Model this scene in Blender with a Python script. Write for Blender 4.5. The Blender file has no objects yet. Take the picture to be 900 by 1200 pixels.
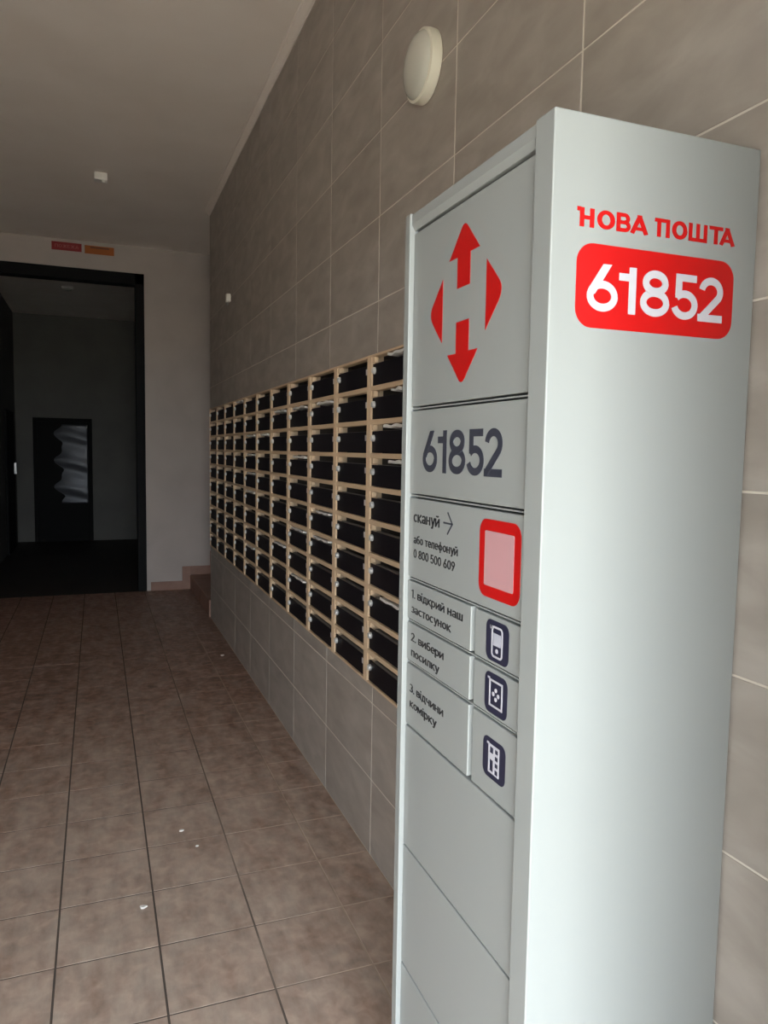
import bpy, bmesh, math, random
from mathutils import Vector, Matrix
random.seed(7)
scene = bpy.context.scene
COL = scene.collection
PI = math.pi
H = 1.55                      # eye height above the floor

# ------------------------------------------------------------------ camera
cam_d = bpy.data.cameras.new('camera'); cam = bpy.data.objects.new('camera', cam_d); COL.objects.link(cam)
cam_d.sensor_fit = 'VERTICAL'; cam_d.sensor_height = 36.0; cam_d.lens = 871.8 / 1200 * 36.0
cam_d.clip_start = 0.02; cam_d.clip_end = 200
_yaw, _pitch, _roll = math.radians(21.135), math.radians(4.6615), math.radians(-0.9259)
_f = Vector((math.sin(_yaw) * math.cos(_pitch), math.cos(_yaw) * math.cos(_pitch), -math.sin(_pitch)))
_r = Vector((math.cos(_yaw), -math.sin(_yaw), 0)); _d = _f.cross(_r)
_r2 = _r * math.cos(_roll) + _d * math.sin(_roll); _d2 = -_r * math.sin(_roll) + _d * math.cos(_roll)
_m = Matrix.Identity(4)
for i in range(3):
    _m[i][0], _m[i][1], _m[i][2] = _r2[i], -_d2[i], -_f[i]
_m.translation = (0, 0, H)
cam.matrix_world = _m
scene.camera = cam

# ------------------------------------------------------------------ sky, daylight, exposure
DOOR_X0, DOOR_X1, DOOR_H, BACK_Y, BACK_T = -0.95, 0.645, 2.27, -0.35, 0.40
world = bpy.data.worlds.new('sky'); scene.world = world; world.use_nodes = True
wb = world.node_tree.nodes['Background']
wb.inputs['Color'].default_value = (0.85, 0.94, 1.0, 1); wb.inputs['Strength'].default_value = 6.5
pl = bpy.data.lights.new('daylight_portal', 'AREA'); pl.shape = 'RECTANGLE'
pl.size = DOOR_X1 - DOOR_X0; pl.size_y = DOOR_H; pl.cycles.is_portal = True
po = bpy.data.objects.new('daylight_portal', pl); COL.objects.link(po)
po.location = ((DOOR_X0 + DOOR_X1) / 2, BACK_Y - 0.02, DOOR_H / 2); po.rotation_euler = (PI / 2, 0, 0)
vs = scene.view_settings
vs.view_transform = 'Standard'; vs.look = 'None'; vs.gamma = 1.0; vs.use_curve_mapping = False; vs.exposure = 1.42
scene.cycles.diffuse_bounces = 8; scene.cycles.max_bounces = 12
scene.cycles.use_denoising = True

# ------------------------------------------------------------------ materials
def srgb(r, g, b):
    f = lambda c: (c / 255 / 12.92) if c / 255 <= 0.04045 else ((c / 255 + 0.055) / 1.055) ** 2.4
    return (f(r), f(g), f(b), 1)

def mat(name, color, rough=0.6, metal=0.0, spec=0.5):
    m = bpy.data.materials.new(name); m.use_nodes = True
    b = m.node_tree.nodes['Principled BSDF']
    b.inputs['Base Color'].default_value = color; b.inputs['Roughness'].default_value = rough
    b.inputs['Metallic'].default_value = metal; b.inputs['Specular IOR Level'].default_value = spec
    return m

def mottled(name, stops, scale=(1, 1, 1), nscale=6.0, detail=6.0, rough=0.6, bump=0.0, per_object=True, amount=0.06, rough_var=0.0, distort=0.4):
    m = mat(name, stops[0][1], rough); nt = m.node_tree; N = nt.nodes; L = nt.links
    b = N['Principled BSDF']
    tc = N.new('ShaderNodeTexCoord'); mp = N.new('ShaderNodeMapping'); mp.inputs['Scale'].default_value = scale
    L.new(tc.outputs['Object'], mp.inputs['Vector'])
    no = N.new('ShaderNodeTexNoise'); no.inputs['Scale'].default_value = nscale
    no.inputs['Detail'].default_value = detail; no.inputs['Distortion'].default_value = distort
    if per_object:
        oi = N.new('ShaderNodeObjectInfo'); mu = N.new('ShaderNodeVectorMath'); mu.operation = 'SCALE'
        cb = N.new('ShaderNodeCombineXYZ')
        for k in range(3): L.new(oi.outputs['Random'], cb.inputs[k])
        L.new(cb.outputs[0], mu.inputs[0]); mu.inputs['Scale'].default_value = 37.0
        ad = N.new('ShaderNodeVectorMath'); ad.operation = 'ADD'
        L.new(mp.outputs[0], ad.inputs[0]); L.new(mu.outputs[0], ad.inputs[1]); L.new(ad.outputs[0], no.inputs['Vector'])
    else:
        L.new(mp.outputs[0], no.inputs['Vector'])
    cr = N.new('ShaderNodeValToRGB'); e = cr.color_ramp.elements
    e[0].position, e[0].color = stops[0]; e[1].position, e[1].color = stops[-1]
    for p, c in stops[1:-1]:
        x = e.new(p); x.color = c
    L.new(no.outputs['Fac'], cr.inputs['Fac'])
    out = cr.outputs['Color']
    if per_object:
        hs = N.new('ShaderNodeHueSaturation'); ma = N.new('ShaderNodeMapRange')
        ma.inputs['To Min'].default_value = 1 - amount; ma.inputs['To Max'].default_value = 1 + amount
        L.new(oi.outputs['Random'], ma.inputs['Value']); L.new(ma.outputs[0], hs.inputs['Value'])
        L.new(out, hs.inputs['Color']); out = hs.outputs['Color']
    L.new(out, b.inputs['Base Color'])
    if bump:
        bp = N.new('ShaderNodeBump'); bp.inputs['Strength'].default_value = bump; bp.inputs['Distance'].default_value = 0.002
        L.new(no.outputs['Fac'], bp.inputs['Height']); L.new(bp.outputs[0], b.inputs['Normal'])
    if rough_var:
        mr = N.new('ShaderNodeMapRange'); mr.inputs['To Min'].default_value = rough - rough_var; mr.inputs['To Max'].default_value = rough + rough_var
        L.new(no.outputs['Fac'], mr.inputs['Value']); L.new(mr.outputs[0], b.inputs['Roughness'])
    return m

M = {}
M['wall_tile'] = mottled('grey_stone_tile', [(0.28, srgb(150, 141, 133)), (0.5, srgb(162, 153, 145)), (0.72, srgb(174, 166, 158))], (1.0, 1.6, 4.0), 3.0, 8, 0.5, 0.05, amount=0.03)
M['grout'] = mottled('pale_grout', [(0.3, srgb(208, 200, 188)), (0.7, srgb(220, 213, 202))], nscale=8, rough=0.9, per_object=False)
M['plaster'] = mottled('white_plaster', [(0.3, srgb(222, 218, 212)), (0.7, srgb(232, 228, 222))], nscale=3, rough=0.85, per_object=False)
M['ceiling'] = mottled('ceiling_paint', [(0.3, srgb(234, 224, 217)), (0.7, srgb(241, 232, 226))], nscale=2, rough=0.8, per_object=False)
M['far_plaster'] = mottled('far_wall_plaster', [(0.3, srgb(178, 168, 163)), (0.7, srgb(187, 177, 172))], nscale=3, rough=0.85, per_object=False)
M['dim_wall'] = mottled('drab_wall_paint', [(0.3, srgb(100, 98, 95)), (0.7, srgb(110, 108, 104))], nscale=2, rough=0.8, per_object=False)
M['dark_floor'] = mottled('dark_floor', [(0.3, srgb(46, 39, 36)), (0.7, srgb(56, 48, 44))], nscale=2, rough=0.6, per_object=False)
M['red_tile'] = mottled('red_brown_tile', [(0.3, srgb(132, 98, 84)), (0.7, srgb(152, 118, 104))], nscale=5, rough=0.6)
M['concrete'] = mottled('outdoor_paving', [(0.3, srgb(192, 180, 160)), (0.7, srgb(212, 200, 180))], nscale=3, rough=0.9, per_object=False)
M['white_paint'] = mat('white_powder_coat', srgb(148, 151, 150), 0.38)
M['seam_dark'] = mat('seam_black', srgb(26, 28, 28), 0.7)
M['red_vinyl'] = mat('red_vinyl', srgb(186, 10, 10), 0.45)
M['white_vinyl'] = mat('white_vinyl', srgb(190, 188, 196), 0.5)
M['code_blank'] = mat('pale_pink_vinyl', srgb(188, 142, 146), 0.5)
M['dark_vinyl'] = mat('slate_vinyl', srgb(52, 54, 66), 0.5)
M['ink'] = mat('black_print', srgb(26, 26, 30), 0.5)
M['navy_vinyl'] = mat('navy_vinyl', srgb(36, 36, 58), 0.5)
M['grey_vinyl'] = mat('pale_grey_vinyl', srgb(178, 178, 190), 0.5)
M['beige'] = mat('beige_enamel', srgb(216, 188, 156), 0.5)
M['box_inside'] = mat('beige_inside', srgb(62, 52, 44), 0.7)
M['box_door'] = mat('black_enamel', srgb(17, 14, 21), 0.55, spec=0.25)
M['door_lip'] = mat('grey_lip', srgb(110, 106, 102), 0.5)
M['chrome'] = mat('chrome', srgb(222, 222, 222), 0.4, 0.5)
M['mark'] = mat('pale_mark', srgb(196, 190, 192), 0.5)
M['paper'] = mat('paper', srgb(214, 210, 206), 0.8)
M['lamp_white'] = mat('lamp_plastic', srgb(226, 222, 206), 0.35)
M['opal'] = mat('opal_glass', srgb(196, 194, 184), 0.16)
M['plastic'] = mat('white_plastic', srgb(235, 232, 226), 0.4)
M['lens'] = mat('sensor_lens', srgb(120, 118, 114), 0.3)
M['sign_red'] = mat('sign_red', srgb(140, 18, 26), 0.5)
M['sign_orange'] = mat('sign_orange', srgb(160, 82, 10), 0.5)
M['sign_text'] = mat('sign_text', srgb(170, 90, 90), 0.5)
M['sign_band'] = mat('sign_band', srgb(104, 50, 26), 0.5)
M['door_dark'] = mat('dark_door', srgb(14, 14, 15), 0.7, spec=.2)
M['leaf'] = mat('shade_leaf_paint', srgb(96, 98, 100), 0.6)
M['frame_dark'] = mat('dark_frame', srgb(13, 13, 15), 0.7, spec=.2)
M['film'] = mat('grey_film', srgb(86, 87, 92), 0.42, 0.5)

# floor tiles: mottled terracotta with whitish scuffs and painted light falloff
def floor_mat():
    m = mottled('terracotta_floor_tile', [(0.3, srgb(96, 70, 58)), (0.5, srgb(132, 101, 86)), (0.72, srgb(170, 140, 124))], (1, 1, 1), 20.0, 12, 0.46, 0.1, amount=0.04, rough_var=0.07, distort=0.5)
    nt = m.node_tree; N = nt.nodes; L = nt.links; b = N['Principled BSDF']
    src = b.inputs['Base Color'].links[0].from_socket
    geo = N.new('ShaderNodeNewGeometry'); mp = N.new('ShaderNodeMapping'); mp.inputs['Scale'].default_value = (2.4, 0.8, 1)
    L.new(geo.outputs['Position'], mp.inputs['Vector'])
    n2 = N.new('ShaderNodeTexNoise'); n2.inputs['Scale'].default_value = 5.0; n2.inputs['Detail'].default_value = 9; n2.inputs['Roughness'].default_value = 0.65
    L.new(mp.outputs[0], n2.inputs['Vector'])
    # pale scuffs graded by depth and width: light falloff painted into the colour
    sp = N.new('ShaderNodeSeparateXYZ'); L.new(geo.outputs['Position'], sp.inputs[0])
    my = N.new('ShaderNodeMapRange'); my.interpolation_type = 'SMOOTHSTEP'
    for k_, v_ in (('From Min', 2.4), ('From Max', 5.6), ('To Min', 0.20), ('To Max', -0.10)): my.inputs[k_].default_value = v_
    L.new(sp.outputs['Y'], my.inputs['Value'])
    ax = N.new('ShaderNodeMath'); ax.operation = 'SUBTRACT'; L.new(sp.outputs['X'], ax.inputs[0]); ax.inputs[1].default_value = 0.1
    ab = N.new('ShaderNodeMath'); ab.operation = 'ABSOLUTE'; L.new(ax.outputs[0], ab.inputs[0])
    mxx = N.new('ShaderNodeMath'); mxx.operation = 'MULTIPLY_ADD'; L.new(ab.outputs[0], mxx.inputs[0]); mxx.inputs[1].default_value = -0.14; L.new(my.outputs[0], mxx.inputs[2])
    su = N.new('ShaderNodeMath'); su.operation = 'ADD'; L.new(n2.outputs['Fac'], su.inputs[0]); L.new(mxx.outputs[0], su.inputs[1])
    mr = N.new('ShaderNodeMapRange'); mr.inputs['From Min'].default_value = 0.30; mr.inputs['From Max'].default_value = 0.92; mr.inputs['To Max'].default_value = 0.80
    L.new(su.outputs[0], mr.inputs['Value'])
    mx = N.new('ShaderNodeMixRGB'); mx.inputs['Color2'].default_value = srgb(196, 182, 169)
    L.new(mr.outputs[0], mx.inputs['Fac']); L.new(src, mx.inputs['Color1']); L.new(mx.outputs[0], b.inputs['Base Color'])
    return m
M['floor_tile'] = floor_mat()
# floor joints: dark with dirt in the walked middle, pale along the tiled wall
def joint_mat():
    m = mat('floor_joint', srgb(90, 76, 66), 0.9); nt = m.node_tree; N = nt.nodes; L = nt.links; b = N['Principled BSDF']
    geo = N.new('ShaderNodeNewGeometry'); n = N.new('ShaderNodeTexNoise'); n.inputs['Scale'].default_value = 2.0; n.inputs['Detail'].default_value = 5
    sp = N.new('ShaderNodeSeparateXYZ'); L.new(geo.outputs['Position'], sp.inputs[0]); L.new(geo.outputs['Position'], n.inputs['Vector'])
    ad = N.new('ShaderNodeMath'); ad.operation = 'MULTIPLY_ADD'; L.new(n.outputs['Fac'], ad.inputs[0]); ad.inputs[1].default_value = 0.8; L.new(sp.outputs['X'], ad.inputs[2])
    mr = N.new('ShaderNodeMapRange'); mr.inputs['From Min'].default_value = 0.75; mr.inputs['From Max'].default_value = 1.15
    L.new(ad.outputs[0], mr.inputs['Value'])
    mx = N.new('ShaderNodeMixRGB'); mx.inputs['Color1'].default_value = srgb(78, 68, 62); mx.inputs['Color2'].default_value = srgb(168, 150, 134)
    L.new(mr.outputs[0], mx.inputs['Fac']); L.new(mx.outputs[0], b.inputs['Base Color'])
    return m
M['joint'] = joint_mat()

# ------------------------------------------------------------------ mesh helpers
class MB:
    """Collects shapes in world (or local) coordinates; build() links them as ONE mesh object."""
    def __init__(s): s.v = []; s.f = []
    def add(s, vs_, fs_):
        o = len(s.v); s.v += [tuple(v) for v in vs_]; s.f += [tuple(i + o for i in f) for f in fs_]; return s
    def box(s, x0, x1, y0, y1, z0, z1):
        x0, x1 = min(x0, x1), max(x0, x1); y0, y1 = min(y0, y1), max(y0, y1); z0, z1 = min(z0, z1), max(z0, z1)
        return s.add([(x0, y0, z0), (x1, y0, z0), (x1, y1, z0), (x0, y1, z0), (x0, y0, z1), (x1, y0, z1), (x1, y1, z1), (x0, y1, z1)],
                     [(0, 3, 2, 1), (4, 5, 6, 7), (0, 1, 5, 4), (1, 2, 6, 5), (2, 3, 7, 6), (3, 0, 4, 7)])
    def prism(s, poly, origin, ux, uy, depth):
        """polygon (2-D, ccw seen from the front) extruded by depth along ux x uy"""
        o = Vector(origin); ux = Vector(ux); uy = Vector(uy); n = ux.cross(uy)
        a = [o + ux * p[0] + uy * p[1] for p in poly]; b = [p + n * depth for p in a]; k = len(poly)
        return s.add(a + b, [tuple(range(k))[::-1], tuple(range(k, 2 * k))] + [(i, (i + 1) % k, (i + 1) % k + k, i + k) for i in range(k)])
    def lathe(s, prof, origin, axis, n=28):
        """profile [(radius, along axis)] turned about axis"""
        o = Vector(origin); ax = Vector(axis).normalized(); t = Vector((0, 0, 1)) if abs(ax.z) < .9 else Vector((1, 0, 0))
        u = ax.cross(t).normalized(); w = ax.cross(u)
        vs_ = [o + ax * h + (u * math.cos(2 * PI * i / n) + w * math.sin(2 * PI * i / n)) * r for r, h in prof for i in range(n)]
        fs_ = []
        for j in range(len(prof) - 1):
            for i in range(n):
                fs_.append((j * n + i, j * n + (i + 1) % n, (j + 1) * n + (i + 1) % n, (j + 1) * n + i))
        fs_.append(tuple(range(n))[::-1]); fs_.append(tuple(range((len(prof) - 1) * n, len(prof) * n)))
        return s.add(vs_, fs_)
    def mesh(s, name, material, offset=(0, 0, 0), bevel=0.0, seg=2, smooth=False):
        me = bpy.data.meshes.new(name)
        me.from_pydata([(v[0] - offset[0], v[1] - offset[1], v[2] - offset[2]) for v in s.v], [], s.f); me.validate(); me.update()
        bm = bmesh.new(); bm.from_mesh(me)
        bmesh.ops.recalc_face_normals(bm, faces=bm.faces)
        if bevel:
            es = [e for e in bm.edges if e.is_manifold and e.calc_face_angle(0) > 0.6]
            bmesh.ops.bevel(bm, geom=es, offset=bevel, segments=seg, profile=0.5, affect='EDGES', clamp_overlap=True)
        if smooth:
            for f in bm.faces: f.smooth = True
        bm.to_mesh(me); bm.free()
        if smooth:
            for e in me.edges: pass
            try: me.set_sharp_from_angle(angle=0.6)
            except Exception: pass
        if material: me.materials.append(M[material])
        return me
    def build(s, name, material, parent=None, bevel=0.0, seg=2, smooth=False, origin=None):
        w = world_of(parent) if parent else Vector(origin or (0, 0, 0))
        o = bpy.data.objects.new(name, s.mesh(name, material, w, bevel, seg, smooth)); COL.objects.link(o)
        if parent: o.parent = parent
        else: o.location = w
        return o

def world_of(o):
    w = Vector((0, 0, 0))
    while o: w += o.location; o = o.parent
    return w

def tag(o, label=None, cat=None, group=None, kind=None):
    if label: o['label'] = label
    if cat: o['category'] = cat
    if group: o['group'] = group
    if kind: o['kind'] = kind
    return o

def thing(name, label, cat, loc, group=None):
    o = bpy.data.objects.new(name, None); COL.objects.link(o); o.location = loc; o.empty_display_size = 0.1
    return tag(o, label, cat, group)

def struct(o, label, cat): return tag(o, label, cat, kind='structure')

def dup(o, parent, loc=None):
    c = o.copy(); COL.objects.link(c); c.parent = parent
    if loc is not None: c.location = loc
    return c

def copy_tree(root, loc):
    r = dup(root, None, loc)
    for ch in list(root.children):
        c = dup(ch, r)
        for g in list(ch.children): dup(g, c)
    return r

def rrect(w, h, r, n=8, cx=0.0, cy=0.0):
    pts = []
    for sx, sy, a0 in ((1, -1, -90), (1, 1, 0), (-1, 1, 90), (-1, -1, 180)):
        for i in range(n + 1):
            a = math.radians(a0 + 90 * i / n)
            pts.append((cx + sx * (w / 2 - r) + r * math.cos(a), cy + sy * (h / 2 - r) + r * math.sin(a)))
    return pts

def arc(cx, cy, rx, ry, a0, a1, n=24):
    return [(cx + rx * math.cos(math.radians(a0 + (a1 - a0) * i / n)), cy + ry * math.sin(math.radians(a0 + (a1 - a0) * i / n))) for i in range(n + 1)]

def stroke_quads(pts, w, closed=False):
    """2-D polyline -> list of quads of width w with mitred joints"""
    n = len(pts); L_, R_ = [], []
    for i in range(n):
        p = Vector(pts[i])
        a = Vector(pts[i - 1]) if (i > 0 or closed) else None
        b = Vector(pts[(i + 1) % n]) if (i < n - 1 or closed) else None
        d1 = (p - a).normalized() if a is not None else None; d2 = (b - p).normalized() if b is not None else None
        if d1 is None: d1 = d2
        if d2 is None: d2 = d1
        t = (d1 + d2); t = t.normalized() if t.length > 1e-6 else d1
        nn = Vector((-t.y, t.x)); k = max(0.35, nn.dot(Vector((-d1.y, d1.x))))
        L_.append(p + nn * (w / 2 / k)); R_.append(p - nn * (w / 2 / k))
    return [(R_[i], R_[(i + 1) % n], L_[(i + 1) % n], L_[i]) for i in range(n if closed else n - 1)]

FR = ((0, -1, 0), (0, 0, 1))      # in-plane axes of a face that looks towards -x (the locker's front)
SD = ((1, 0, 0), (0, 0, 1))       # of a face that looks towards -y (the locker's near side)

def glyph(mb, shapes, origin, axes, sx, sy, x0, depth):
    for i, q in enumerate(shapes):
        mb.prism([((p[0] + x0) * sx, p[1] * sy) for p in q], origin, axes[0], axes[1], depth + i * 1.5e-5)

def rect(x0, x1, y0, y1): return [(x0, y0), (x1, y0), (x1, y1), (x0, y1)]
W = 0.165
DIG = {
 '6': (stroke_quads(arc(.40, .325, .40 - W / 2, .325 - W / 2, 0, 360, 36)[:-1], W, True) + [[(.012, .36), (.20, .36), (.62, 1), (.40, 1), (.035, .46)]], .80),
 '1': ([rect(.27, .46, 0, 1), rect(0, .28, .70, .86)], .46),
 '8': (stroke_quads(arc(.40, .30, .40 - W / 2, .30 - W / 2, 0, 360, 36)[:-1], W, True) + stroke_quads(arc(.40, .73, .35 - W / 2, .27 - W / 2, 0, 360, 36)[:-1], W, True), .80),
 '5': ([rect(.07, .66, .84, 1), rect(.07, .25, .47, 1)] + stroke_quads(arc(.335, .325, .375 - W / 2, .325 - W / 2, 140, -165, 32), W), .71),
 '2': ([rect(0, .72, 0, W)] + stroke_quads(arc(.365, .68, .35 - W / 2, .32 - W / 2, 172, -38, 28) + [(.10, .09)], W), .72),
}
GAP = {('6', '1'): .025, ('1', '8'): .125, ('8', '5'): .10, ('5', '2'): .02}
def digits(text, origin, axes, width, height, depth, material, parent):
    """each digit is its own mesh; origin is the lower left corner"""
    total = sum(DIG[c][1] for c in text) + sum(GAP.get((a, b), .1) for a, b in zip(text, text[1:])); sx = width / total; x = 0
    for i, c in enumerate(text):
        mb = MB(); glyph(mb, DIG[c][0], origin, axes, sx, height, x, depth); mb.build('digit', material, parent)
        x += DIG[c][1] + (GAP.get((c, text[i + 1]), .1) if i + 1 < len(text) else 0)

SW = .125
def _ell(cx, cy, rx, ry): return ('c', arc(cx, cy, rx, ry, 0, 360, 24)[:-1])
def _ln(*p): return ('o', list(p))
_U = [_ln((.0625, 0), (.0625, .72)), _ln((.42, 0), (.42, .72)), _ln((.075, .08), (.408, .64))]
ALPHA = {   # small letters and figures as strokes; capital height 1, small letters .72
 'с': ([('o', arc(.25, .36, .19, .2975, 48, 312))], .50), 'к': ([_ln((.0625, 0), (.0625, .72)), _ln((.42, .72), (.13, .37), (.44, 0))], .50),
 'а': ([('o', [(.06, .56)] + arc(.23, .49, .16, .1675, 140, 0, 12) + [(.39, 0)]), _ell(.215, .2, .155, .1375)], .52),
 'н': ([_ln((.0625, 0), (.0625, .72)), _ln((.40, 0), (.40, .72)), _ln((.0625, .37), (.40, .37))], .53),
 'у': ([_ln((.06, .72), (.25, .06)), _ln((.44, .72), (.19, -.16), (.05, -.17))], .49), 'и': (_U, .55), 'й': (_U + [('o', arc(.24, .97, .12, .10, 200, 340, 10))], .55),
 'о': ([_ell(.24, .36, .178, .2975)], .53), 'б': ([_ell(.24, .30, .178, .2375), _ln((.062, .30), (.075, .62), (.15, .84), (.40, .93))], .53),
 'т': ([_ln((0, .6575), (.42, .6575)), _ln((.21, 0), (.21, .64))], .46), 'е': ([('o', arc(.25, .36, .19, .2975, -2, 315)), _ln((.08, .36), (.43, .36))], .51),
 'л': ([_ln((.02, .06), (.09, .08), (.13, .6575), (.40, .6575), (.40, 0))], .53), 'ф': ([_ell(.30, .36, .235, .26), _ln((.30, -.22), (.30, .98))], .66),
 'в': ([_ln((.0625, 0), (.0625, .72)), ('o', [(.0625, .6575)] + arc(.26, .51, .11, .1475, 90, -90, 12) + [(.0625, .3625)]), ('o', [(.0625, .3625)] + arc(.27, .2125, .13, .15, 90, -90, 12) + [(.0625, .0625)])], .50),
 'і': ([_ln((.0625, 0), (.0625, .72)), _ln((.0625, .85), (.0625, 1))], .20), 'д': ([_ln((.13, .09), (.17, .6575), (.41, .6575), (.41, .09)), _ln((0, .07), (.52, .07)), _ln((.05, -.14), (.05, .07)), _ln((.47, -.14), (.47, .07))], .58),
 'р': ([_ln((.0625, -.26), (.0625, .72)), _ell(.24, .36, .178, .2975)], .53), 'ш': ([_ln((.0625, 0), (.0625, .72)), _ln((.30, 0), (.30, .72)), _ln((.54, 0), (.54, .72)), _ln((.0625, .0625), (.54, .0625))], .67),
 'з': ([('o', arc(.18, .52, .15, .14, 150, -90, 14)), ('o', arc(.18, .21, .17, .15, 90, -155, 14))], .44), 'п': ([_ln((.0625, 0), (.0625, .6575), (.40, .6575), (.40, 0))], .53),
 'м': ([_ln((.0625, 0), (.0625, .72)), _ln((.075, .68), (.29, .2), (.505, .68)), _ln((.52, 0), (.52, .72))], .65), 'ч': ([_ln((.38, 0), (.38, .72)), ('o', [(.0625, .72)] + arc(.21, .45, .1475, .13, 180, 270, 10) + [(.38, .32)])], .51),
 'П': ([_ln((.07, 0), (.07, .9375), (.52, .9375), (.52, 0))], .66), 'О': ([_ell(.32, .5, .25, .4375)], .72), 'Ж': ([_ln((.40, 0), (.40, 1)), _ln((.05, 0), (.36, .52), (.05, 1)), _ln((.75, 0), (.44, .52), (.75, 1))], .86),
 'Е': ([_ln((.48, .9375), (.07, .9375), (.07, .0625), (.48, .0625)), _ln((.07, .5), (.44, .5))], .58), 'А': ([_ln((.05, 0), (.31, .97), (.57, 0)), _ln((.14, .28), (.48, .28))], .68),
 '0': ([_ell(.25, .5, .188, .4375)], .56), '8': ([_ell(.25, .27, .188, .2075), _ell(.25, .72, .165, .2175)], .56),
 '5': ([('o', [(.42, .9375), (.10, .9375), (.08, .52)] + arc(.23, .33, .195, .2675, 125, -150, 18))], .54), '6': ([_ell(.25, .29, .188, .2275), _ln((.075, .36), (.35, 1))], .56),
 '9': ([_ell(.25, .71, .188, .2275), _ln((.425, .64), (.15, 0))], .56), '1': ([_ln((.22, 0), (.22, 1)), _ln((.03, .80), (.22, .93))], .38),
 '2': ([('o', arc(.24, .71, .18, .2275, 165, -35, 16) + [(.07, .0625), (.45, .0625)])], .54), '3': ([('o', arc(.21, .73, .165, .2075, 150, -90, 14)), ('o', arc(.21, .28, .19, .2175, 90, -155, 14))], .50),
 '.': ([_ln((.06, 0), (.06, .14))], .18), ' ': ([], .26),
}
def lettering(body, origin, axes, width, cap, material, parent, depth=.0005):
    """one line of printed text; origin = left end of the baseline, width and capital height in metres"""
    total = sum(ALPHA[c][1] for c in body) - .1; sx = width / total; x = 0; mb = MB(); n = 0
    for c in body:
        for kind, pts in ALPHA[c][0]:
            qs = stroke_quads(pts, SW, kind == 'c')
            for q in qs: mb.prism([((p[0] + x) * sx, p[1] * cap) for p in q], origin, axes[0], axes[1], depth + (n % 5) * 3e-5)
            n += 1
        x += ALPHA[c][1]
    return mb.build('lettering', material, parent)

# ------------------------------------------------------------------ the building
XW = 0.9605                   # face of the tiled wall
Y_END, Y_FAR, Y_REAR = 6.87, 8.35, 13.2
CEIL = 2.08 + H
NY0, NY1, NZ0, NZ1 = 2.21, 6.83, H - 0.879, H + 0.353      # niche of the mailboxes
X_LEFT = -1.75

b = MB()
b.box(XW + .0012, 1.30, BACK_Y - BACK_T, NY0, -.05, CEIL)
b.box(XW + .0012, 1.30, NY0, NY1, -.05, NZ0); b.box(XW + .0012, 1.30, NY0, NY1, NZ1, CEIL)
b.box(1.24, 1.30, NY0, NY1, NZ0, NZ1)
b.box(XW + .0012, 1.30, NY1, Y_END, -.05, CEIL)
wall_right = struct(b.build('wall_right', 'grout'), 'long wall of large grey stone tiles with pale joints', 'wall')

def subtract(r, n):
    y0, y1, z0, z1 = r; a0, a1, c0, c1 = n
    if y1 <= a0 or y0 >= a1 or z1 <= c0 or z0 >= c1: return [r]
    out = []
    if z1 > c1: out.append((y0, y1, c1, z1))
    if z0 < c0: out.append((y0, y1, z0, c0))
    m0, m1 = max(z0, c0), min(z1, c1)
    if y0 < a0: out.append((y0, a0, m0, m1))
    if y1 > a1: out.append((a1, y1, m0, m1))
    return out
tile_meshes = {}
def tile_obj(parent, name, size, loc, material, bev):
    key = (name, material) + tuple(round(s, 4) for s in size)
    if key not in tile_meshes:
        sx, sy, sz = size
        tile_meshes[key] = MB().box(-sx / 2, sx / 2, -sy / 2, sy / 2, -sz / 2, sz / 2).mesh(name, material, (0, 0, 0), bev, 1)
    o = bpy.data.objects.new(name, tile_meshes[key]); COL.objects.link(o); o.parent = parent; o.location = loc
    return o
g = 0.002
PZ, PY, Y0T = 0.299, 0.60, 2.5755
for k in range(-6, 9):
    for j in range(0, 13):
        y0, y1 = max(Y0T + PY * k, BACK_Y), min(Y0T + PY * (k + 1), Y_END); z0, z1 = PZ * j, min(PZ * (j + 1), CEIL - .02)
        if y1 - y0 < .02 or z1 - z0 < .02: continue
        for (a0, a1, c0, c1) in subtract((y0, y1, z0, z1), (NY0, NY1, NZ0, NZ1)):
            if a1 - a0 < .012 or c1 - c0 < .012: continue
            tile_obj(wall_right, 'tile', (.008, a1 - a0 - 3 * g, c1 - c0 - 2 * g), (XW + .004, (a0 + a1) / 2, (c0 + c1) / 2), 'wall_tile', .0008)

# floor slab, joints and tiles
floor = struct(MB().box(X_LEFT - .1, XW + .02, BACK_Y - BACK_T, Y_FAR, -.08, -.0008).build('floor', 'joint'), 'terracotta tiled corridor floor with pale scuffs and light falloff painted in towards the entrance', 'floor')
FX, FY, FX0, FY0 = .2985, .3055, .759, 2.30
for i in range(-9, 1):
    for j in range(-9, 20):
        x0, x1 = max(FX0 + FX * i, X_LEFT), min(FX0 + FX * (i + 1), XW); y0, y1 = max(FY0 + FY * j, BACK_Y), min(FY0 + FY * (j + 1), Y_FAR)
        if x1 - x0 < .02 or y1 - y0 < .02: continue
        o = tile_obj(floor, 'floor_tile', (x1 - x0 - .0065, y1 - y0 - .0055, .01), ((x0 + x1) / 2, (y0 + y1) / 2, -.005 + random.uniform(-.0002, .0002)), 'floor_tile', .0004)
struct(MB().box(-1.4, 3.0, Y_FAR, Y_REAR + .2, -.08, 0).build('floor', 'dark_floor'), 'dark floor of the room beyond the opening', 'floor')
struct(MB().box(XW + .02, 3.0, Y_END - .6, Y_FAR, -.08, -.002).build('floor', 'dark_floor'), 'floor under the stairs behind the tiled wall', 'floor')

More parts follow.
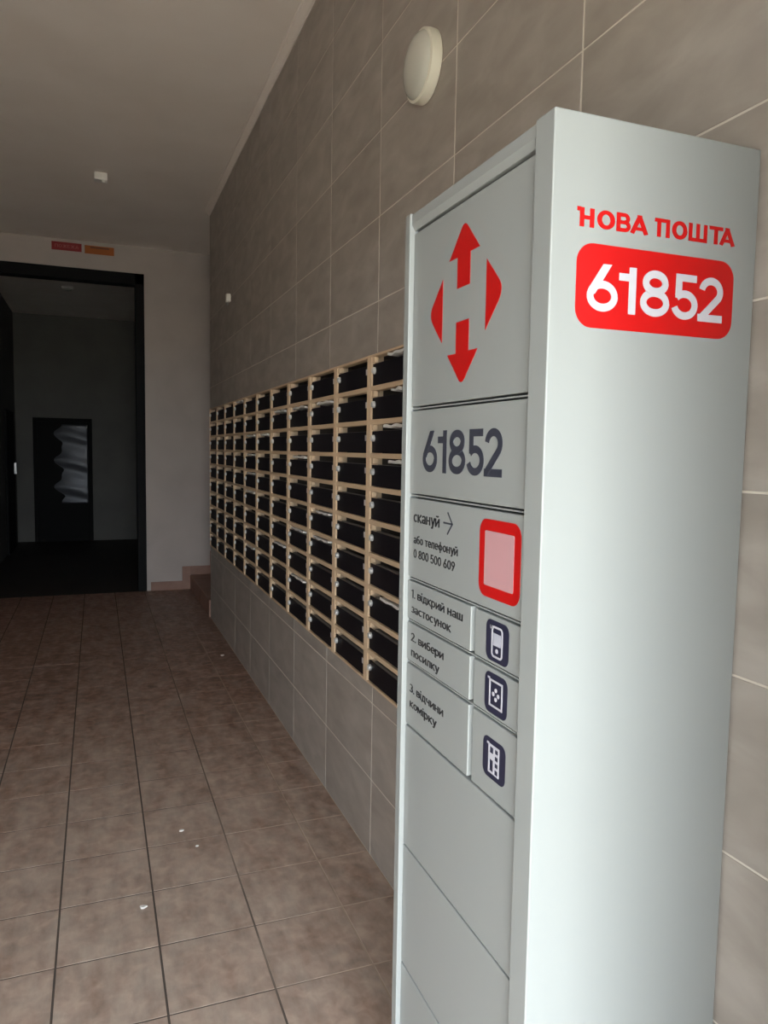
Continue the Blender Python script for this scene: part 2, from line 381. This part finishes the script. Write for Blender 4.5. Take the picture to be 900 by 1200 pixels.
# ceiling with cornice
struct(MB().box(X_LEFT - .2, 3.0, BACK_Y - BACK_T, Y_REAR + .3, CEIL, CEIL + .12).build('ceiling', 'ceiling'), 'plain pale ceiling over the corridor', 'ceiling')
cz = CEIL
prof = [(0, 0), (0, -.038), (-.006, -.038), (-.010, -.028), (-.026, -.012), (-.030, -.007), (-.042, -.007), (-.042, 0)]
mb = MB(); mb.prism(prof, (XW, Y_END, cz), (1, 0, 0), (0, 0, 1), Y_END - BACK_Y)
struct(mb.build('trim_1', 'ceiling'), 'narrow moulded cornice between ceiling and tiled wall', 'cornice')

# left wall, entrance wall with the open doorway behind the viewer
struct(MB().box(X_LEFT - .2, X_LEFT, BACK_Y - BACK_T, Y_FAR + .2, 0, CEIL).build('wall_left', 'wall_tile'), 'grey wall along the other side of the corridor', 'wall')
b = MB()
b.box(X_LEFT - .2, DOOR_X0, BACK_Y - BACK_T, BACK_Y, 0, CEIL); b.box(DOOR_X1, 1.3, BACK_Y - BACK_T, BACK_Y, 0, CEIL)
b.box(DOOR_X0, DOOR_X1, BACK_Y - BACK_T, BACK_Y, DOOR_H, CEIL)
struct(b.build('wall_entrance', 'plaster'), 'plastered entrance wall with an open doorway', 'wall')
d = thing('shade_leaf', 'grey door leaf added out of view to shade the locker side', 'door', (DOOR_X1, BACK_Y, 0)); tag(d, kind='structure')  # unseen leaf, added to keep daylight off the right part of the locker side
MB().box(DOOR_X1 + .005, DOOR_X1 + .05, BACK_Y + .01, BACK_Y + .85, .01, 2.15).build('door_leaf', 'leaf', d, bevel=.003)
MB().box(DOOR_X1 - .05, DOOR_X1 + .005, BACK_Y + .72, BACK_Y + .74, 1.0, 1.16).build('handle', 'chrome', d, bevel=.004)
struct(MB().box(-30, 30, -40, BACK_Y - BACK_T, -.2, -.05).build('ground', 'concrete'), 'pale paving outside the entrance', 'ground')

# far wall: big dark opening on the left, white wall on the right, stairs behind the tiled wall
OX, OZ = 0.49, 1.81 + H
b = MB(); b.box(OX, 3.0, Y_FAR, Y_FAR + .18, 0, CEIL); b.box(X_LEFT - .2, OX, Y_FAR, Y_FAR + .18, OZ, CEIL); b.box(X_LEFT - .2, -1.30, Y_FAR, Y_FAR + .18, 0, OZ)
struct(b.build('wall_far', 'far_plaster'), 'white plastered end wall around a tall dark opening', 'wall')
b = MB(); b.box(OX - .09, OX, Y_FAR + .01, Y_FAR + .17, 0, OZ); b.box(-1.30, OX, Y_FAR + .01, Y_FAR + .17, OZ - .115, OZ); b.box(-1.30, -1.21, Y_FAR + .01, Y_FAR + .17, 0, OZ - .115)
struct(b.build('trim_2', 'frame_dark', bevel=.004), 'dark frame lining the tall opening in the end wall', 'door frame')
struct(MB().box(2.8, 3.0, Y_END - .6, Y_FAR + .1, 0, CEIL).build('wall_stairs', 'plaster'), 'wall at the top of the side stairs', 'wall')
struct(MB().box(1.30, 3.0, Y_END - .1, Y_END, 0, CEIL).build('wall_stairs_side', 'plaster'), 'side wall of the stairs behind the mailboxes', 'wall')
st = thing('staircase', 'red-brown tiled steps rising to the right past the tiled wall', 'stairs', (1.6, 7.6, 0))
tag(st, kind='structure')
for i in range(6):
    x0 = .945 + .30 * i
    o = MB().box(x0, 2.8, Y_END + .003, Y_FAR - .003, .16 * i, .16 * (i + 1)).build('step', 'red_tile', st, bevel=.006)
b = MB(); b.box(OX + .04, .86, Y_FAR - .012, Y_FAR, 0, .095); b.box(.86, .9445, Y_FAR - .012, Y_FAR, 0, .255)
struct(b.build('baseboard_far', 'red_tile', bevel=.002), 'red-brown tile skirting stepping up beside the stairs', 'skirting')
b = MB(); b.box(.9455, 1.16, Y_FAR - .010, Y_FAR, .161, .255); b.box(1.16, 1.2445, Y_FAR - .010, Y_FAR, .161, .415)
struct(b.build('baseboard_stairs', 'red_tile'), 'red-brown tile skirting above the first step', 'skirting')

# dark room beyond
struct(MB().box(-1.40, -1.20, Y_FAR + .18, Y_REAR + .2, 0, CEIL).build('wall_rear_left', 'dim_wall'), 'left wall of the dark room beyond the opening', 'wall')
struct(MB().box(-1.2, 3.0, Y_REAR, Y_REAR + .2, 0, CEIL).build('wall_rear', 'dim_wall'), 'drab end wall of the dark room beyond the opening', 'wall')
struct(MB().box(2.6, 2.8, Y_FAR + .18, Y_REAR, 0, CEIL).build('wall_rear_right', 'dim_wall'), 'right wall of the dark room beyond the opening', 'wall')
d = thing('door_1', 'dark glazed door with crumpled film at the end of the dark room', 'door', (-.505, Y_REAR, 0)); tag(d, kind='structure')
b = MB(); b.box(-.945, -.885, Y_REAR - .05, Y_REAR, 0, 2.0); b.box(-.125, -.065, Y_REAR - .05, Y_REAR, 0, 2.0); b.box(-.885, -.125, Y_REAR - .05, Y_REAR, 1.94, 2.0)
b.build('door_frame', 'door_dark', d, bevel=.004)
b = MB(); b.box(-.885, -.125, Y_REAR - .03, Y_REAR, 0, 1.94); b.build('door_leaf', 'door_dark', d)
# crumpled film taped over the leaf
nx, nz = 26, 44
vs_, fs_ = [], []
rr = random.Random(3)
ph = [rr.uniform(0, 6.28) for _ in range(8)]
for j in range(nz + 1):
    for i in range(nx + 1):
        u, w = i / nx, j / nz
        x = -.68 + .55 * u; z = .62 + 1.28 * w
        y = .010 * math.sin(w * 19 + ph[0] + 1.1 * math.sin(u * 3 + ph[1])) + .004 * math.sin(w * 37 + u * 4 + ph[2]) + .05 * (1 - u) ** 2
        vs_.append((x, Y_REAR - .062 + y, z))
for j in range(nz):
    for i in range(nx):
        a = j * (nx + 1) + i; fs_.append((a, a + 1, a + nx + 2, a + nx + 1))
mb = MB(); mb.add(vs_, fs_); fo = mb.build('film_sheet', 'film', d, smooth=True)
fo.modifiers.new('thick', 'SOLIDIFY').thickness = .002
d = thing('door_2', 'dark side door with a pale pull handle beyond the opening', 'door', (-1.2, 12.1, 0)); tag(d, kind='structure')
MB().box(-1.2, -1.165, 11.65, 12.62, 0, 2.05).build('door_leaf', 'door_dark', d, bevel=.003)
b = MB(); b.box(-1.165, -1.13, 12.50, 12.53, 1.12, 1.29); b.build('handle', 'chrome', d, bevel=.004)
t = thing('ceiling_lamp', 'small round ceiling lamp in the dark room beyond the opening', 'lamp', (-.325, 10.785, CEIL))
MB().lathe([(.07, 0), (.07, -.02), (.06, -.03)], (-.325, 10.785, CEIL), (0, 0, 1)).build('base', 'plastic', t)
MB().lathe([(.058, -.03), (.045, -.045), (.02, -.052), (.004, -.053)], (-.325, 10.785, CEIL), (0, 0, 1)).build('diffuser', 'opal', t)

# ------------------------------------------------------------------ parcel locker
LX, LB, LY0, LY1, LT = 0.5852, 0.9565, 0.8962, 1.4199, 0.4692 + H
LP = 0.595                    # front plane of the doors
lk = thing('parcel_locker', 'tall white parcel locker with red signs standing against the tiled wall', 'locker', ((LX + LB) / 2, (LY0 + LY1) / 2, 0))
# near side: a folded sheet, its front return is the near stile
sp_ = MB(); sp_.prism([(LX, LY0), (LB, LY0), (LB, LY0 + .018), (LX + .03, LY0 + .018), (LX + .03, .944), (LX, .944)], (0, 0, .02), (1, 0, 0), (0, 1, 0), LT - .02)
side = sp_.build('side_panel', 'white_paint', lk, bevel=.0022, seg=3)
b = MB(); b.prism([(LX, LY1), (LX, LY1 - .024), (LX + .03, LY1 - .024), (LX + .03, LY1 - .018), (LB, LY1 - .018), (LB, LY1)], (0, 0, .02), (1, 0, 0), (0, 1, 0), LT - .02)
b.build('side_panel', 'white_paint', lk, bevel=.0016)
PY0, PY1 = .944, LY1 - .024    # the doors lie between the stiles
b = MB(); b.prism([(LX + .004, LT - .002), (LX + .004, H + .448), (LX + .010, H + .4365), (LX + .028, H + .4365), (LX + .028, LT - .014), (LB, LT - .014), (LB, LT - .002)], (0, PY1 + .003, 0), (1, 0, 0), (0, 0, 1), PY1 - PY0 + .006)
b.build('top_rail', 'white_paint', lk, bevel=.001)
MB().box(LX + .03, LB, PY0 - .002, PY1 + .002, .09, H + .43).build('cabinet_core', 'seam_dark', lk)
MB().box(LX + .012, LB - .01, PY0 + .001, PY1 - .001, 0, .088).build('plinth', 'white_paint', lk, bevel=.001)
seams = [.431, .086, -.088, -.258, -.345, -.431, -.5655, -.8265, -1.09, -1.352]
GAPS = [.003, .0095, .0095, .0085, .0085, .0085, .005, .0045, .0045, .0045]
YS = 1.110                    # the split between the two doors of a step row
def door(name, z1, z0, y0, y1):
    return MB().box(LP, LP + .018, y0, y1, z0 + H, z1 + H).build(name, 'white_paint', lk, bevel=.0013)
panels = {}
for i in range(9):
    z1 = seams[i] - GAPS[i] / 2; z0 = seams[i + 1] + GAPS[i + 1] / 2
    if i in (3, 4, 5):
        panels[i] = door('door', z1, z0, YS + .008, PY1 - .001); panels[i, 'r'] = door('door', z1, z0, PY0 + .001, YS - .008)
        MB().box(LP + .016, LP + .03, YS - .0078, YS + .0078, z0 + H, z1 + H).build('door_divider', 'white_paint', lk)
    else:
        panels[i] = door('door' if i > 2 else 'front_panel', z1, z0, PY0 + .001, PY1 - .001)
for s in range(1, 6):
    MB().box(LP + .003, LP + .03, PY0, PY1, seams[s] + H - .0013, seams[s] + H + .0013).build('shelf_lip', 'white_paint', lk)

# logo: two arrows and two side wings
ly, lz = 1.176, .257 + H
E_ = .0006
def on_front(poly, name, material, parent, cy=ly, cz_=lz, depth=E_):
    """poly in metres, x to the viewer's right"""
    mb = MB(); mb.prism(poly, (LP, cy, cz_), FR[0], FR[1], depth); return mb.build(name, material, parent)
def rounded_tip(a, tip, c, r):
    """replace a corner by a small arc"""
    a, t_, c = Vector(a), Vector(tip), Vector(c); d1 = (a - t_).normalized(); d2 = (c - t_).normalized()
    p0, p1 = t_ + d1 * r, t_ + d2 * r
    return [tuple(p0.lerp(t_, s).lerp(t_.lerp(p1, s), s)) for s in [k / 8 for k in range(9)]]
for sgn in (1, -1):
    tip = rounded_tip((.057, .083), (0, .141), (-.057, .083), .018)
    pts = [(-.024, .029), (.024, .029), (.024, .083), (.057, .083)] + tip + [(-.057, .083), (-.024, .083)]
    pts = [(x, y * sgn) for x, y in pts]
    on_front(pts if sgn > 0 else pts[::-1], 'logo_arrow', 'red_vinyl', panels[0])
    tip = rounded_tip((.082, -.057), (.141, 0), (.082, .057), .026)
    pts = [(x * sgn, y) for x, y in [(.082, -.057)] + tip + [(.082, .057)]]
    on_front(pts if sgn > 0 else pts[::-1], 'logo_wing', 'red_vinyl', panels[0])
digits('61852', (LP, 1.332, H - .0385), FR, .305, .0785, E_, 'dark_vinyl', panels[1])

# scan panel
def L_(body, y, z, width, cap, parent): return lettering(body, (LP, y, z + H), FR, width, cap, 'ink', parent)
L_('скануй', 1.372, -.1405, .120, .0225, panels[2])
L_('або телефонуй', 1.370, -.1835, .196, .0172, panels[2])
L_('0 800 500 609', 1.369, -.2125, .185, .0172, panels[2])
mb = MB()
for q in stroke_quads([(0, 0), (.036, 0)], .0032) + stroke_quads([(.017, .020), (.037, 0), (.017, -.020)], .0032): mb.prism(q, (LP, 1.234, H - .129), FR[0], FR[1], E_)
mb.build('arrow_mark', 'dark_vinyl', panels[2])
on_front(rrect(.130, .128, .022), 'code_plate', 'red_vinyl', panels[2], 1.028, H - .171)
on_front(rrect(.092, .090, .003), 'code_blank', 'code_blank', panels[2], 1.028, H - .171, .0012)
# three step rows
L_('1. відкрий наш', 1.376, -.2955, .227, .0172, panels[3]); L_('застосунок', 1.374, -.326, .178, .0172, panels[3])
L_('2. вибери', 1.374, -.3845, .152, .0172, panels[4]); L_('посилку', 1.372, -.4155, .130, .0172, panels[4])
L_('3. відчини', 1.376, -.4915, .158, .0172, panels[5]); L_('комірку', 1.374, -.5225, .126, .0172, panels[5])
S = .072
def icon(parent, cz_, build):
    on_front(rrect(S, S * .93, .014), 'icon_plate', 'navy_vinyl', parent, 1.026, cz_ + H, .0006)
    mb = MB(); mg = MB()
    build(lambda q, m=None: (m or mb).prism([(x * S, y * S * .93) for x, y in q], (LP, 1.026, cz_ + H), FR[0], FR[1], .0012), mg)
    mb.build('icon_drawing', 'white_vinyl', parent)
    if mg.v: mg.build('icon_patch', 'grey_vinyl', parent)
def phone(p, mg):
    for q in stroke_quads(rrect(.44, .72, .09, 4, .0, -.01), .05, True): p(q)
    p(rect(-.31, -.22, .32, .37)); p(rect(-.30, -.2, .28, .37)[::1])
    for q in [rrect(.11, .11, .05, 4, .0, -.22)]: p(q)
    p(rect(-.16, .16, -.10, .20), mg)
def parcel(p, mg):
    for q in stroke_quads([(-.26, -.30), (.28, -.30), (.28, .32), (-.26, .32)], .05, True): p(q)
    p(rect(-.36, -.26, .33, .38))
    for x, y in ((0, .11), (0, -.11), (.11, 0), (-.11, 0)): p(rrect(.10, .10, .04, 3, x + .01, y))
def cells(p, mg):
    p(rect(-.31, -.22, .33, .38))
    x0, x1, x2, x3, x4 = -.24, -.18, .0, .06, .24
    for a in ((-.24, -.18), (-.02, .05), (.19, .24)): p(rect(a[0], a[1], -.36, .36))
    for z in (.30, .13, -.04, -.21): p(rect(.05, .19, z, z + .06))
    p(rect(.05, .19, -.36, -.33)); p(rect(-.18, -.02, .30, .36)); p(rect(-.18, -.02, -.02, .14)); p(rect(-.18, -.02, -.36, -.31))
icon(panels[3, 'r'], -.3025, phone); icon(panels[4, 'r'], -.389, parcel); icon(panels[5, 'r'], -.4975, cells)

# near side: company name and number plate
def rs(x0, x1, y0, y1): return rect(x0, x1, y0, y1)
def letters():
    w = .21; A = lambda: (stroke_quads([(.09, 0), (.42, .92)], .2) + stroke_quads([(.75, 0), (.42, .92)], .2) + [rs(.22, .62, .18, .35), [(.31, .8), (.53, .8), (.53, 1), (.31, 1)]], .84)
    O = lambda: (stroke_quads(arc(.40, .5, .40 - w / 2, .5 - w / 2, 0, 360, 32)[:-1], w, True), .80)
    out = []
    out.append(('Н', 28, 112, ([rs(.14, .36, 0, 1), rs(.64, .86, 0, 1), rs(.3, .7, .40, .60), rs(0, .2, .80, 1.02)], .86)))
    out.append(('О', 126, 214, O()))
    out.append(('В', 222, 293, ([rs(0, .22, 0, 1), rs(.2, .46, .80, 1), rs(.2, .48, .41, .60), rs(.2, .48, 0, .20)] + stroke_quads(arc(.44, .71, .19, .195, 90, -90, 16), .2) + stroke_quads(arc(.46, .30, .22, .20, 90, -90, 16), .2), .78)))
    out.append(('А', 292, 385, A()))
    out.append(('П', 418, 498, ([rs(.14, .36, 0, 1), rs(.64, .86, 0, 1), rs(0, .86, .80, 1)], .86)))
    out.append(('О', 510, 592, O()))
    out.append(('Ш', 600, 702, ([rs(0, .2, 0, 1), rs(.42, .62, 0, 1), rs(.84, 1.04, 0, 1), rs(0, 1.04, 0, .2)], 1.04)))
    out.append(('Т', 713, 790, ([rs(0, .8, .80, 1), rs(.29, .51, 0, 1)], .80)))
    out.append(('А', 772, 860, A()))
    return out
X0s, X1s = .626, .9115
for ch, a, c, (shapes, wd) in letters():
    x0 = X0s + (a - 28) / 829 * (X1s - X0s); ww = (c - a) / 829 * (X1s - X0s)
    mb = MB(); glyph(mb, shapes, (x0, LY0, H + .3165 + .003 * (x0 - X0s) / .286), SD, ww / wd, .0260, 0, E_); mb.build('letter', 'red_vinyl', side)
mb = MB(); mb.prism(rrect(.286, .1165, .027), (.771, LY0, H + .2375), SD[0], SD[1], E_); mb.build('number_plate', 'red_vinyl', side)
digits('61852', (.6465, LY0, H + .2030), SD, .2475, .0660, .0012, 'white_vinyl', side)

# ------------------------------------------------------------------ mailboxes: eleven columns of ten
MX = XW - 0.012               # front of the frames
CW, RP, NR = .42, .1232, 10
ST, RL, SL = .021, .018, .025          # stile, rail, slot
def column(label, loc):
    t = thing('mailbox_unit', label, 'mailbox', loc, 'mailbox columns in the tiled wall')
    x, y, z = loc
    b = MB(); hz = RP * NR
    b.box(x, x + .05, y + .0006, y + ST, z, z + hz); b.box(x, x + .05, y + CW - ST, y + CW - .0006, z, z + hz)
    for r in range(NR + 1):
        zz = z + RP * r
        z0, z1 = (zz, zz + RL / 2) if r == 0 else ((zz - RL / 2, zz) if r == NR else (zz - RL / 2, zz + RL / 2))
        b.box(x + .0006, x + .035, y + ST, y + CW - ST, z0, z1)
    b.build('frame', 'beige', t, bevel=.0012, seg=1)
    b = MB(); b.box(x + .22, x + .238, y + .001, y + CW - .001, z + .002, z + hz - .002)
    b.box(x + .05, x + .22, y + .001, y + ST * .5, z, z + hz); b.box(x + .05, x + .22, y + CW - ST * .5, y + CW - .001, z, z + hz)
    for r in range(NR + 1): b.box(x + .035, x + .22, y + ST * .5, y + CW - ST * .5, max(z, z + RP * r - .003), min(z + hz, z + RP * r + .003))
    b.build('inner_shell', 'box_inside', t)
    for r in range(NR):
        zb = z + RP * r + RL / 2; zt = z + RP * (r + 1) - RL / 2
        MB().box(x + .004, x + .022, y + CW - ST - .022, y + CW - ST, zt - SL + .004, zt).build('slot_block', 'beige', t, bevel=.001, seg=1)
        d = MB().box(x + .007, x + .012, y + ST + .002, y + CW - ST - .002, zb + .002, zt - SL).build('door', 'box_door', t, bevel=.0008, seg=1)
        m = MB(); m.prism([(x + .0125, zt - SL - .004), (x + .020, zt - SL + .002), (x + .034, zt - SL + .001), (x + .034, zt - SL - .002)], (0, y + CW - ST - .036, 0), (1, 0, 0), (0, 0, 1), CW - 2 * ST - .040)
        m.build('door_lip', 'door_lip', d)
        MB().lathe([(.0125, 0), (.0125, .008), (.010, .012), (.004, .0125)], (x + .008, y + CW - ST - .022, zb + .055), (-1, 0, 0), 14).build('lock', 'chrome', d)
        MB().box(x + .0064, x + .0075, y + ST + .018, y + ST + .034, zb + .046, zb + .068).build('number_mark', 'mark', d)
    return t
ordn = ['far end', 'second', 'third', 'fourth', 'fifth', 'sixth', 'fifth', 'fourth', 'third', 'second', 'nearest']
labels = []
for i in range(11):        # i = 0 nearest the locker
    if i == 0: s = 'nearest mailbox column, black doors in beige frame, partly hidden by white locker'
    elif i == 10: s = 'farthest mailbox column, black doors in beige frame, at the stairs end of the wall'
    elif i <= 5: s = '%s mailbox column counted from the white locker, black doors in beige frame' % ['', 'second', 'third', 'fourth', 'fifth', 'middle (sixth)'][i]
    else: s = '%s mailbox column counted from the far stairs end, black doors in beige frame' % {9: 'second', 8: 'third', 7: 'fourth', 6: 'fifth'}[i]
    labels.append(s)
first = column(labels[0], (MX, NY0, NZ0))
for i in range(1, 11):
    c = copy_tree(first, (MX, NY0 + CW * i, NZ0)); c['label'] = labels[i]

# letters sticking out of slots: (column from the locker, row from the top, shift, width, lift)
near_names = ['nearest', 'second', 'third', 'fourth', 'fifth', 'sixth', 'seventh', 'eighth']
row_names = ['top', 'second', 'third', 'fourth', 'fifth', 'sixth', 'seventh', 'eighth', 'ninth', 'bottom']
post = [(0, 0, .08, .17, .004), (0, 1, .06, .14, .003), (0, 2, .09, .20, .004), (0, 3, .06, .16, .004), (0, 7, .05, .22, .002),
        (2, 1, .12, .20, .006), (2, 5, .12, .20, .003), (2, 6, .13, .24, .004), (3, 1, .14, .22, .005), (3, 3, .14, .22, .004),
        (3, 6, .14, .24, .004), (3, 8, .14, .24, .004), (4, 1, .12, .24, .005), (4, 7, .14, .22, .003), (5, 2, .16, .20, .005),
        (6, 2, .12, .26, .004), (6, 4, .12, .24, .004), (6, 5, .14, .24, .004), (6, 8, .14, .22, .004), (6, 3, .13, .22, .003), (7, 0, .12, .24, .004)]
rp = random.Random(11)
for c, r, sh, wd, lift in post:
    y0 = NY0 + CW * c + .022 + sh * .4; z = NZ1 - RP * r - RL / 2 - SL + .003
    y1 = min(y0 + wd, NY0 + CW * (c + 1) - ST - .038)
    m = MB(); x = MX - .003
    # a folded sheet: two leaves with a wavy upper edge, leaning out of the slot
    k = 8; a1, a2 = [], []
    for q in range(k + 1):
        y = y0 + (y1 - y0) * q / k; wob = .0025 * math.sin(q * 1.7 + c + r)
        a1.append((x + .001 * math.sin(q * 2.1 + r), y, z + .004 + wob + lift)); a2.append((x + .085, y, z + .002))
    vs_ = a1 + a2 + [(p[0], p[1], p[2] + .009 + .0015 * math.sin(p[1] * 60)) for p in a1] + [(p[0], p[1], p[2] + .003) for p in a2]
    n = k + 1; fs_ = []
    for q in range(k):
        fs_ += [(q, q + 1, n + q + 1, n + q), (2 * n + q, 3 * n + q, 3 * n + q + 1, 2 * n + q + 1), (q, 2 * n + q, 2 * n + q + 1, q + 1), (n + q, n + q + 1, 3 * n + q + 1, 3 * n + q)]
    fs_ += [(0, n, 3 * n, 2 * n), (k, 2 * n + k, 3 * n + k, n + k)]
    m.add(vs_, fs_)
    o = m.build('letter', 'paper', origin=(x, y0, z))
    tag(o, 'pale paper in the %s slot of the %s mailbox column from the locker' % (row_names[r], near_names[c]), 'letter', 'post sticking out of mailbox slots')

# ------------------------------------------------------------------ small things
lc = (XW, 2.168, 1.166 + H)
t = thing('bulkhead_lamp', 'round white bulkhead lamp on the tiled wall above the locker', 'lamp', lc)
MB().lathe([(.098, 0), (.103, .003), (.104, .020), (.102, .034), (.096, .037)], lc, (-1, 0, 0), 48).build('housing', 'lamp_white', t, smooth=True)
MB().lathe([(.0945, .036), (.090, .044), (.078, .053), (.060, .060), (.038, .065), (.016, .067), (.002, .0672)], lc, (-1, 0, 0), 48).build('diffuser', 'opal', t, smooth=True)
t = thing('wall_sensor', 'tiny white sensor high on the tiled wall near the far end', 'sensor', (XW, 5.78, 1.13 + H))
b = MB(); b.box(XW - .035, XW, 5.755, 5.805, 1.105 + H, 1.165 + H); b.build('housing', 'plastic', t, bevel=.006)
b = MB(); b.box(XW - .03, XW - .012, 5.785, 5.803, 1.085 + H, 1.105 + H); b.build('bracket', 'lens', t, bevel=.002)
t = thing('motion_sensor', 'small white motion sensor on the ceiling', 'sensor', (.06, 6.28, CEIL))
b = MB(); b.box(.012, .108, 6.235, 6.325, CEIL - .055, CEIL); b.build('housing', 'plastic', t, bevel=.008)
b = MB(); b.lathe([(.02, 0), (.018, .012), (.008, .018)], (.085, 6.26, CEIL - .054), (0, 0, -1), 16); b.build('lens', 'plastic', t)
def sign(x0, x1, z0, z1, material, label):
    t = thing('wall_sign', label, 'sign', ((x0 + x1) / 2, Y_FAR, z0))
    MB().box(x0, x1, Y_FAR - .008, Y_FAR, z0, z1).build('plate', material, t, bevel=.002)
    return t
t = sign(-.392, -.112, H + 1.967, H + 2.048, 'sign_red', 'red sign above the dark opening')
lettering('ПОЖЕЖА', (-.362, Y_FAR - .009, H + 1.992), SD, .22, .032, 'sign_text', t)
t = sign(-.084, .198, H + 1.960, H + 2.042, 'sign_orange', 'orange sign above the dark opening')
MB().box(-.03, .15, Y_FAR - .0088, Y_FAR - .0078, H + 2.016, H + 2.030).build('print_band', 'sign_band', t)

# crumbs of plaster on the floor
for x, y, r_, lb in ((.30, 3.00, .010, 'tiny white crumb on the floor tiles in the middle of the corridor'), (.125, 2.52, .012, 'larger white crumb on the floor tiles near the camera'),
                     (.86, 5.55, .012, 'white crumb on the floor beside the tiled wall under the mailboxes'), (.345, 2.86, .007, 'smallest white crumb on the floor tiles in front of the locker')):
    m = MB(); pts = [(r_ * (1 + .35 * math.sin(k * 2.3 + x * 9)) * math.cos(k * PI / 4), r_ * .8 * math.sin(k * PI / 4)) for k in range(8)]
    m.prism(pts, (x, y, 0), (1, 0, 0), (0, 1, 0), r_ * .5)
    tag(m.build('plaster_crumb', 'paper', origin=(x, y, 0), bevel=r_ * .15, seg=1), lb, 'crumb', 'plaster crumbs on the floor')
